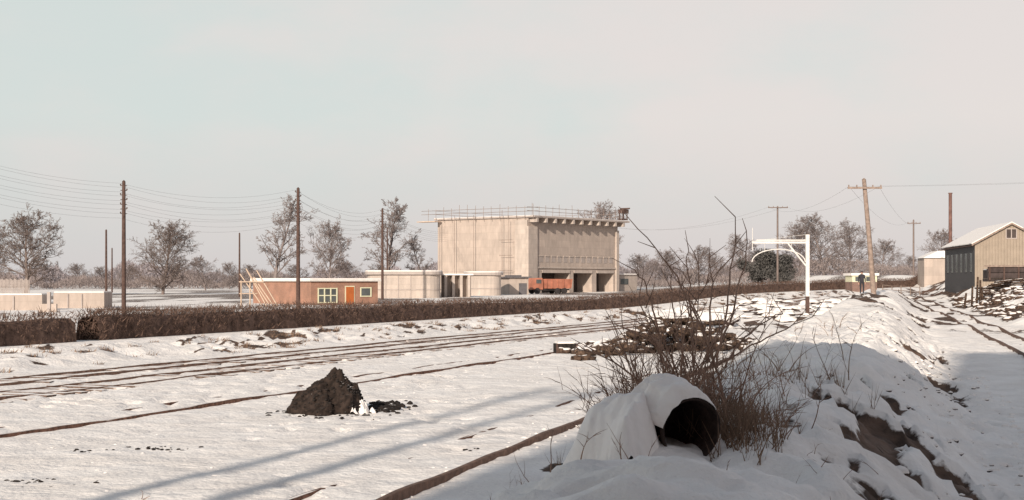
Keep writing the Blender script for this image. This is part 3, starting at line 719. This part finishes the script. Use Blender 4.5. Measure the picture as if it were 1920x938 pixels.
# ------------------------------------------------------------------ coal heap
def heap(name,cx,cy,rx,ry,h,m,seed,skew=0,zo=0,parent=None,pw=.85,rough=.22,wobble=.7):
    n=110
    u,v=np.meshgrid(np.linspace(-1.3,1.3,n),np.linspace(-1.3,1.3,n))
    r=np.hypot(u,v)*(1+wobble*(vn(u*1.8+seed,v*1.8,7)-.5)+.25*(vn(u*5+seed,v*5,8)-.5))
    p=np.maximum(0,1-r)**pw
    x=cx+u*rx+skew*p;y=cy+v*ry
    zz=h*p+np.where(p>0,rough*(fbm(u*5.,v*5.,4,seed)-.5)*np.minimum(1,p*4),-.12)
    V=np.stack([x,y,ground(x,y)+zz+zo],2).reshape(-1,3)
    i=np.arange(n*n).reshape(n,n)
    return fastmesh(name,V,np.stack([i[:-1,:-1].ravel(),i[:-1,1:].ravel(),i[1:,1:].ravel(),i[1:,:-1].ravel()],1),m,parent,True)
hx,hy=bx(610,32.3),32.3
hobj=heap('coal_heap',hx,hy,.88,.78,.98,M['coalh'],14,.22,0,None,.62,.34,.35)
hv=np.zeros(len(hobj.data.vertices)*3);hobj.data.vertices.foreach_get('co',hv);hv=hv.reshape(-1,3)
hg=hv[:,2]-ground(hv[:,0],hv[:,1]);pick=hv[hg>.02];pick=pick[RNG.integers(0,len(pick),800)]
it=[(float(p[0]),float(p[1]),float(p[2])-.012,random.uniform(.012,.045),.8) for p in pick]
for i in range(180):
    x=hx+random.gauss(.1,.62);y=hy+random.gauss(-.1,.6);it.append((x,y,gz(x,y)+.0,random.uniform(.015,.06),.8))
for i in range(130):
    x=hx+1.25+random.gauss(0,.26);y=hy+1.4+random.gauss(0,.6);it.append((x,y,gz(x,y)+.01,random.uniform(.02,.10),.8))
rocks('coal_lumps',it,M['coal'])
heap('snow_drift',hx+.72,hy-.10,.38,.40,.42,M['msnow'],23,-.05,0,None,.8,.25)
it=[]
for (px,D,sp,n) in ((290,25.2,.35,30),(60,21.2,.6,26),(160,24.8,.2,8),(900,25,.3,6),(430,58,1,8)):
    for i in range(n):
        x=bx(px,D)+random.gauss(0,sp);y=D+random.gauss(0,sp*.5);it.append((x,y,gz(x,y),random.uniform(.012,.05),.6))
rocks('yard_debris',it,M['coal'])
it=[]
for i in range(420):
    Y=random.uniform(12,45);t=random.uniform(.5,1.25);x=float(bankc(Y))+3.9*t;it.append((x,Y,gz(x,Y)-.01,random.uniform(.02,.09),.8))
for i in range(160):
    Y=random.uniform(12,40);x=float(sidB(Y))+random.gauss(-.2,.35);it.append((x,Y,gz(x,Y)-.01,random.uniform(.015,.06),.8))
for i in range(500):
    Y=random.uniform(18,60);x=float(sidB(Y))-random.uniform(.5,9);it.append((x,Y,gz(x,Y)-.015,random.uniform(.015,.05),.7))
rocks('snow_clods',it,M['msnow'],True)
# ------------------------------------------------------------------ iron drum buried in a snow mound
dx,dy=bx(1296,13.2),13.2
ax=Vector((-.38,.92,.10)).normalized()
c0=Vector((dx,dy,1.60));RD=.31
b=B('rusty_drum',(0,0,0),0)
DL=.70;c1=c0+ax*DL
zx=Vector((0,0,1));sd=ax.cross(zx).normalized();upv=sd.cross(ax)
def ring(c,r,n=40): return [tuple(c+sd*math.cos(2*math.pi*i/n)*r*(1+.03*math.sin(i*.5))+upv*math.sin(2*math.pi*i/n)*r) for i in range(n)]
n=40;V=ring(c1,RD-.02)+ring(c0+ax*.06,RD-.02)+ring(c0+ax*.05,RD)+ring(c0,RD)+ring(c0,RD-.025)+ring(c1-ax*.03,RD-.04)
Fq=[(k*n+i,k*n+(i+1)%n,(k+1)*n+(i+1)%n,(k+1)*n+i) for k in range(5) for i in range(n)]+[tuple(range(5*n,6*n))]
meshobj('drum_shell',V,Fq,M['drum'],b.e,True)
# thin irregular lip of snow on top of the rim
V=[];nu,nv=72,34
for j in range(nv):
    for i in range(nu):
        aa=i/(nu-1);td=38+135*aa;t=math.radians(td);sj=j/(nv-1)
        wob=float(fbm(np.array(aa*6),np.array(sj*4),4,205))-.5
        ed=min(1,sj*4);front=math.sqrt(max(0,1-(1-ed)**2))
        e1=min(1,aa*5,(1-aa)*8)**.6
        th=(.05+.10*float(ss(50,115,td)))*(1+1.3*wob)
        s=(-.03+.16*wob*(1-sj)+.7*sj)*DL
        r=RD+.004+th*front*e1
        V.append(tuple(c0+ax*s+sd*math.cos(t)*r+upv*math.sin(t)*r))
Fq=[(j*nu+i,j*nu+i+1,(j+1)*nu+i+1,(j+1)*nu+i) for j in range(nv-1) for i in range(nu-1)]
meshobj('snow_lip',V,Fq,M['snow'],b.e,True)
# lumpy mound the drum is buried in; open where the drum's mouth is
na,nb=150,150
lat,lon=np.meshgrid(np.linspace(-1.15,.75,na),np.linspace(-.35,1.6,nb))
axh=Vector((ax.x,ax.y,0)).normalized();sdh=Vector((axh.y,-axh.x,0))
mxx=c0.x+sdh.x*lat+axh.x*lon;myy=c0.y+sdh.y*lat+axh.y*lon
gm=ground(mxx,myy);wn=fbm(mxx*2.6,myy*2.6,4,301)-.5
wl=np.where(lat>0,.50,.95)*(1+.5*wn)
latp=np.sqrt(np.clip(1-(np.abs(lat)/wl)**2,0,1))
ramp=ss(.0,.30,lon+.25*wn+.25*np.clip(-lat-.25,0,1)*0+np.clip(-lat-.30,0,.5)*.9)
tail=1-ss(.5,1.45,lon)
top=(c0.z+RD+.10)-gm
zm=gm-.04+np.clip(top,0.1,1)*latp*ramp*tail*(1+.35*wn)+.10*wn*latp*ramp
zm=np.where(latp*ramp*tail<=.001,gm-.05,zm)
Vm=np.stack([mxx,myy,zm],2).reshape(-1,3)
ii=np.arange(na*nb).reshape(nb,na)
Fm=np.stack([ii[:-1,:-1].ravel(),ii[:-1,1:].ravel(),ii[1:,1:].ravel(),ii[1:,:-1].ravel()],1)
rel=Vm-np.array(c0);lo=rel@np.array(ax);la=rel@np.array(sd);up_=rel@np.array(upv)
inside=((la**2+up_**2)<(RD-.01)**2)&(lo>-.02)&(lo<DL-.02)&(up_>-.22)
Fm=Fm[~inside[Fm].any(1)]
fastmesh('snow_mound_over_drum',Vm,Fm,M['snow'],b.e,True)
b.done()
# ------------------------------------------------------------------ bush, brambles and dead stalks
def stems(seed,cx,cy,n,hr,sp,lean=.35,r=.010,kids=3,rx=.5):
    R=random.Random(seed);S=[]
    for i in range(n):
        x=cx+R.gauss(0,sp);y=cy+R.gauss(0,rx);p=Vector((x,y,gz(x,y)-.05));L=R.uniform(*hr)
        d=Vector((R.gauss(0,lean),R.gauss(0,lean),1)).normalized();m_=9;arch=R.uniform(.0,.14);az=R.uniform(0,6.28);rr_=r*R.uniform(.6,1.4)
        for k in range(m_):
            d=(d+Vector((math.cos(az)*arch+R.gauss(0,.06),math.sin(az)*arch+R.gauss(0,.06),-arch*.8+R.gauss(0,.04)))).normalized()
            q=p+d*L/m_;S.append((*p,*q,rr_*(1-.8*k/m_),rr_*(1-.8*(k+1)/m_)));p=q
            if k>2 and R.random()<kids/m_*1.5:
                dd=(d+Vector((R.gauss(0,.6),R.gauss(0,.6),R.gauss(.1,.3)))).normalized();pp=p
                for kk in range(4):
                    dd=(dd+Vector((R.gauss(0,.1),R.gauss(0,.1),R.gauss(0,.1)))).normalized();qq=pp+dd*L*.07
                    S.append((*pp,*qq,rr_*.5*(1-.2*kk),rr_*.5*(1-.2*(kk+1))));pp=qq
    return S
S=stems(1,bx(1250,16.2),16.2,60,(.6,1.4),.32,.26,.010)+stems(2,bx(1215,16.6),16.6,110,(.5,1.15),.22,.34,.008)
S+=stems(3,bx(1300,16),16,14,(1.2,1.9),.3,.22,.014,6)
S+=stems(8,bx(1190,17),17,110,(.4,1.0),.13,.28,.007)+stems(9,bx(1310,16),16,80,(.4,1.0),.26,.38,.008)
tall=[((1345,690),(1372,560),(1392,405)),((1345,700),(1290,520),(1205,428)),((1330,690),(1400,560),(1412,430)),((1300,690),(1300,560),(1296,470)),((1330,680),(1345,540),(1340,480)),((1240,680),(1230,540),(1190,500)),((1360,690),(1400,610),(1480,590)),((1290,690),(1260,600),(1265,520)),((1340,690),(1420,640),(1535,596))]
for k_,pp in enumerate(tall):
    D=15.6+k_*.2;P0=[Vector((bx(a_,D),D+.2*j,hz(b_,D))) for j,(a_,b_) in enumerate(pp)]
    prev=P0[0]
    for i in range(1,13):
        t=i/12;q=P0[0]*(1-t)**2+P0[1]*2*t*(1-t)+P0[2]*t*t+Vector((random.gauss(0,.012),0,random.gauss(0,.008)))
        S.append((*prev,*q,.015*(1-.65*(t-1/12)),.015*(1-.65*t)));
        if i>3 and i%2==0:
            e_=q+Vector((random.uniform(-.25,.25),random.uniform(-.1,.1),random.uniform(.05,.28)));S.append((*q,*e_,.006,.003))
        prev=q
tubes('bare_bush',S,M['stem'],5)
S=stems(11,bx(1100,14),14.2,7,(.3,.7),.35,.7,.006,2)+stems(12,bx(1130,12),12.2,6,(.3,.6),.3,.8,.006,2)+stems(13,bx(960,17),17,4,(.3,.6),.2,.3,.005)
tubes('bramble',S,M['stem'],4)
S=stems(14,bx(1400,15),15,30,(.2,.8),.35,.6,.007,3)+stems(15,bx(1400,19),19,34,(.2,.8),.5,.5,.007,3,1.2)
tubes('bramble',S,M['stem'],4)
S=stems(16,bx(1430,26),26,40,(.3,1.1),.9,.4,.009,3,2.0)+stems(17,bx(1520,45),45,24,(.2,.7),1.5,.4,.012,2,4)
tubes('dead_stalks',S,M['tuft'],4)
S=stems(18,bx(245,19.3),19.3,3,(.2,.4),.15,.8,.008,1,.1)+stems(19,bx(1560,12),12,20,(.1,.35),.6,.5,.004,2,1.2)
tubes('dead_stalks',S,M['stem'],4)
C=[]
for (px,D,sp,n_) in ((1190,17,.16,300),(1250,16.4,.3,240),(1350,16,.35,160),(1345,14.1,.22,90),(1420,22,.8,80),(1100,18,.5,14),(1395,13.6,.22,70)):
    for i in range(n_):
        x=bx(px,D)+random.gauss(0,sp);y=D+random.gauss(0,sp*1.3);z=gz(x,y)-.02
        for q in range(5): C.append((x+random.gauss(0,.03),y+random.gauss(0,.03),z))
C=np.array(C);D_=RNG.normal(size=C.shape)*.4;D_[:,2]=1
shards('dead_grass',C,D_,RNG.uniform(.1,.5,len(C)),.006,M['tuft'])
# ------------------------------------------------------------------ man by the pole
def man(px,D):
    x=bx(px,D);z=gz(x,D)
    e=bpy.data.objects.new('man',None);e.location=(x,D,z);link(e)
    J=[(0,0,.95),(0,0,1.15),(0,.01,1.42),(0,.0,1.52),
       (.19,0,1.40),(.25,-.03,1.12),(.22,-.14,.90),(-.19,0,1.40),(-.26,.03,1.12),(-.24,-.05,.86),
       (.10,0,.90),(.12,-.04,.50),(.12,.02,.07),(.13,-.14,.04),(-.10,0,.90),(-.12,-.10,.50),(-.13,-.10,.07),(-.14,-.26,.04)]
    E=[(0,1),(1,2),(2,3),(2,4),(4,5),(5,6),(2,7),(7,8),(8,9),(0,10),(10,11),(11,12),(12,13),(0,14),(14,15),(15,16),(16,17)]
    Rr=[.17,.17,.15,.07,.085,.065,.05,.085,.065,.05,.11,.08,.055,.05,.11,.08,.055,.05]
    me=bpy.data.meshes.new('body');me.from_pydata(J,E,[]);me.materials.append(M['coat']);o=bpy.data.objects.new('body',me);link(o,e)
    md=o.modifiers.new('s','SKIN')
    for i,v in enumerate(me.skin_vertices[0].data): v.radius=(Rr[i],Rr[i]*.8);v.use_root=(i==0)
    o.modifiers.new('u','SUBSURF').levels=1
    bm=bmesh.new();bmesh.ops.create_uvsphere(bm,u_segments=16,v_segments=12,radius=.1)
    for v in bm.verts:
        v.co.z*=1.25
        if v.co.y<-.085 and abs(v.co.x)<.03 and abs(v.co.z)<.04: v.co.y-=.02
    me=bpy.data.meshes.new('head');bm.to_mesh(me);bm.free();me.materials.append(M['skin']);o=bpy.data.objects.new('head',me);o.location=(0,-.01,1.63);link(o,e)
    tubes('cap',[(0,0,1.67,0,0,1.76,.115,.09),(0,0,1.76,0,0,1.77,.09,.01),(0,-.06,1.67,0,-.07,1.69,.11,.1)],M['coat'],12,e)
    for sx_,hx_,hy_,hz_ in ((1,.22,-.15,.86),(-1,-.24,-.06,.82)):
        S=[(hx_,hy_,hz_+.05,hx_,hy_,hz_-.05,.03,.035)]
        for i in range(4): S.append((hx_-.027+.018*i,hy_,hz_-.04,hx_-.027+.018*i,hy_-.02,hz_-.12+.01*abs(i-1.5),.009,.007))
        S.append((hx_,hy_-.03,hz_,hx_-.02*sx_,hy_-.06,hz_-.06,.01,.008));tubes('hand',S,M['skin'],6,e)
man(1616,108)
# ------------------------------------------------------------------ added unseen block behind the viewpoint, casts the foreground shade
b=B('foreground_shade_block',(-9.6,-5,0),0)
b.box('walls',M['brickd'],0,24,-16,0,-.5,16.8)
b.poly('roof',M['slab'],[(-.3,.3,16.8),(6.3,.3,16.8),(6.3,-16.3,16.8),(-.3,-16.3,16.8),(5,-3,19.2),(6.3,-3,19.2),(6.3,-13,19.2),(5,-13,19.2)],[(0,1,5,4),(1,2,6,5),(2,3,7,6),(3,0,4,7),(4,5,6,7)])
b.box('tall_shade_block',M['brickd'],6.4,24,-14,-.5,16.8,26)  # added height, stretches the cast shade along the right-hand trackway
for i in range(6):
    for j in range(3): b.box('windows',M['glass'],1.5+i*3.3,3.0+i*3.3,.004,.05,2+j*3.6,4+j*3.6)
b.done()
# ------------------------------------------------------------------ light
AZ=math.radians(18.5);EL=math.radians(21)
sd_=Vector((-math.sin(AZ)*math.cos(EL),-math.cos(AZ)*math.cos(EL),math.sin(EL)))
l=bpy.data.lights.new('sun','SUN');l.energy=5;l.angle=math.radians(1.1);l.color=(1,.88,.75)
o=bpy.data.objects.new('sun',l);o.rotation_euler=sd_.to_track_quat('Z','Y').to_euler();link(o)
w=bpy.data.worlds.new('World');sc.world=w;w.use_nodes=True;nt=w.node_tree;N=nt.nodes;L=nt.links
bg=N['Background'];bg.inputs['Strength'].default_value=.1
sky=N.new('ShaderNodeTexSky');sky.sky_type='NISHITA';sky.sun_disc=False;sky.sun_elevation=EL;sky.sun_rotation=math.atan2(sd_.x,sd_.y)
sky.dust_density=1.5
tc=N.new('ShaderNodeTexCoord')
mp=N.new('ShaderNodeMapping');mp.inputs['Scale'].default_value=(1,1,2.2);L.new(tc.outputs['Generated'],mp.inputs[0])
n1=N.new('ShaderNodeTexNoise');n1.inputs['Scale'].default_value=6.;n1.inputs['Detail'].default_value=7;n1.inputs['Roughness'].default_value=.55;L.new(mp.outputs[0],n1.inputs['Vector'])
sp=N.new('ShaderNodeSeparateXYZ');L.new(tc.outputs['Generated'],sp.inputs[0])
mr=N.new('ShaderNodeMapRange');mr.inputs['From Min'].default_value=-.33;mr.inputs['From Max'].default_value=.30;mr.inputs['To Min'].default_value=-.22;mr.inputs['To Max'].default_value=.2;L.new(sp.outputs['X'],mr.inputs['Value'])
ad=N.new('ShaderNodeMath');L.new(n1.outputs['Fac'],ad.inputs[0]);L.new(mr.outputs['Result'],ad.inputs[1])
cr=N.new('ShaderNodeMapRange');cr.interpolation_type='SMOOTHSTEP';cr.inputs['From Min'].default_value=.25;cr.inputs['From Max'].default_value=.70;L.new(ad.outputs[0],cr.inputs['Value'])
hzc=N.new('ShaderNodeMixRGB');hzc.inputs['Color1'].default_value=(6.8,7.35,7.1,1);hzc.inputs['Color2'].default_value=(8.0,7.4,7.1,1);L.new(cr.outputs['Result'],hzc.inputs['Fac'])
hh=N.new('ShaderNodeMapRange');hh.inputs['From Min'].default_value=0;hh.inputs['From Max'].default_value=.11;hh.inputs['To Min'].default_value=0.85;hh.inputs['To Max'].default_value=0;L.new(sp.outputs['Z'],hh.inputs['Value'])
hz2=N.new('ShaderNodeMixRGB');hz2.inputs['Color2'].default_value=(6.8,6.25,6.25,1);L.new(hh.outputs['Result'],hz2.inputs['Fac']);L.new(hzc.outputs['Color'],hz2.inputs['Color1'])
mf=N.new('ShaderNodeMapRange');mf.interpolation_type='SMOOTHSTEP';mf.inputs['From Min'].default_value=.21;mf.inputs['From Max'].default_value=.45;mf.inputs['To Min'].default_value=.94;mf.inputs['To Max'].default_value=.28;L.new(sp.outputs['Z'],mf.inputs['Value'])
mx=N.new('ShaderNodeMixRGB');L.new(mf.outputs['Result'],mx.inputs['Fac']);L.new(sky.outputs['Color'],mx.inputs['Color1']);L.new(hz2.outputs['Color'],mx.inputs['Color2'])
L.new(mx.outputs['Color'],bg.inputs['Color'])
# ------------------------------------------------------------------ camera
cam=bpy.data.cameras.new('camera');cam.sensor_width=36;cam.lens=50;cam.shift_y=56/1920;cam.clip_end=9000;cam.clip_start=.1
o=bpy.data.objects.new('camera',cam);o.location=(0,0,H);o.rotation_euler=(math.radians(90),0,0);link(o);sc.camera=o
sc.view_settings.view_transform='Standard';sc.view_settings.look='None';sc.view_settings.exposure=0
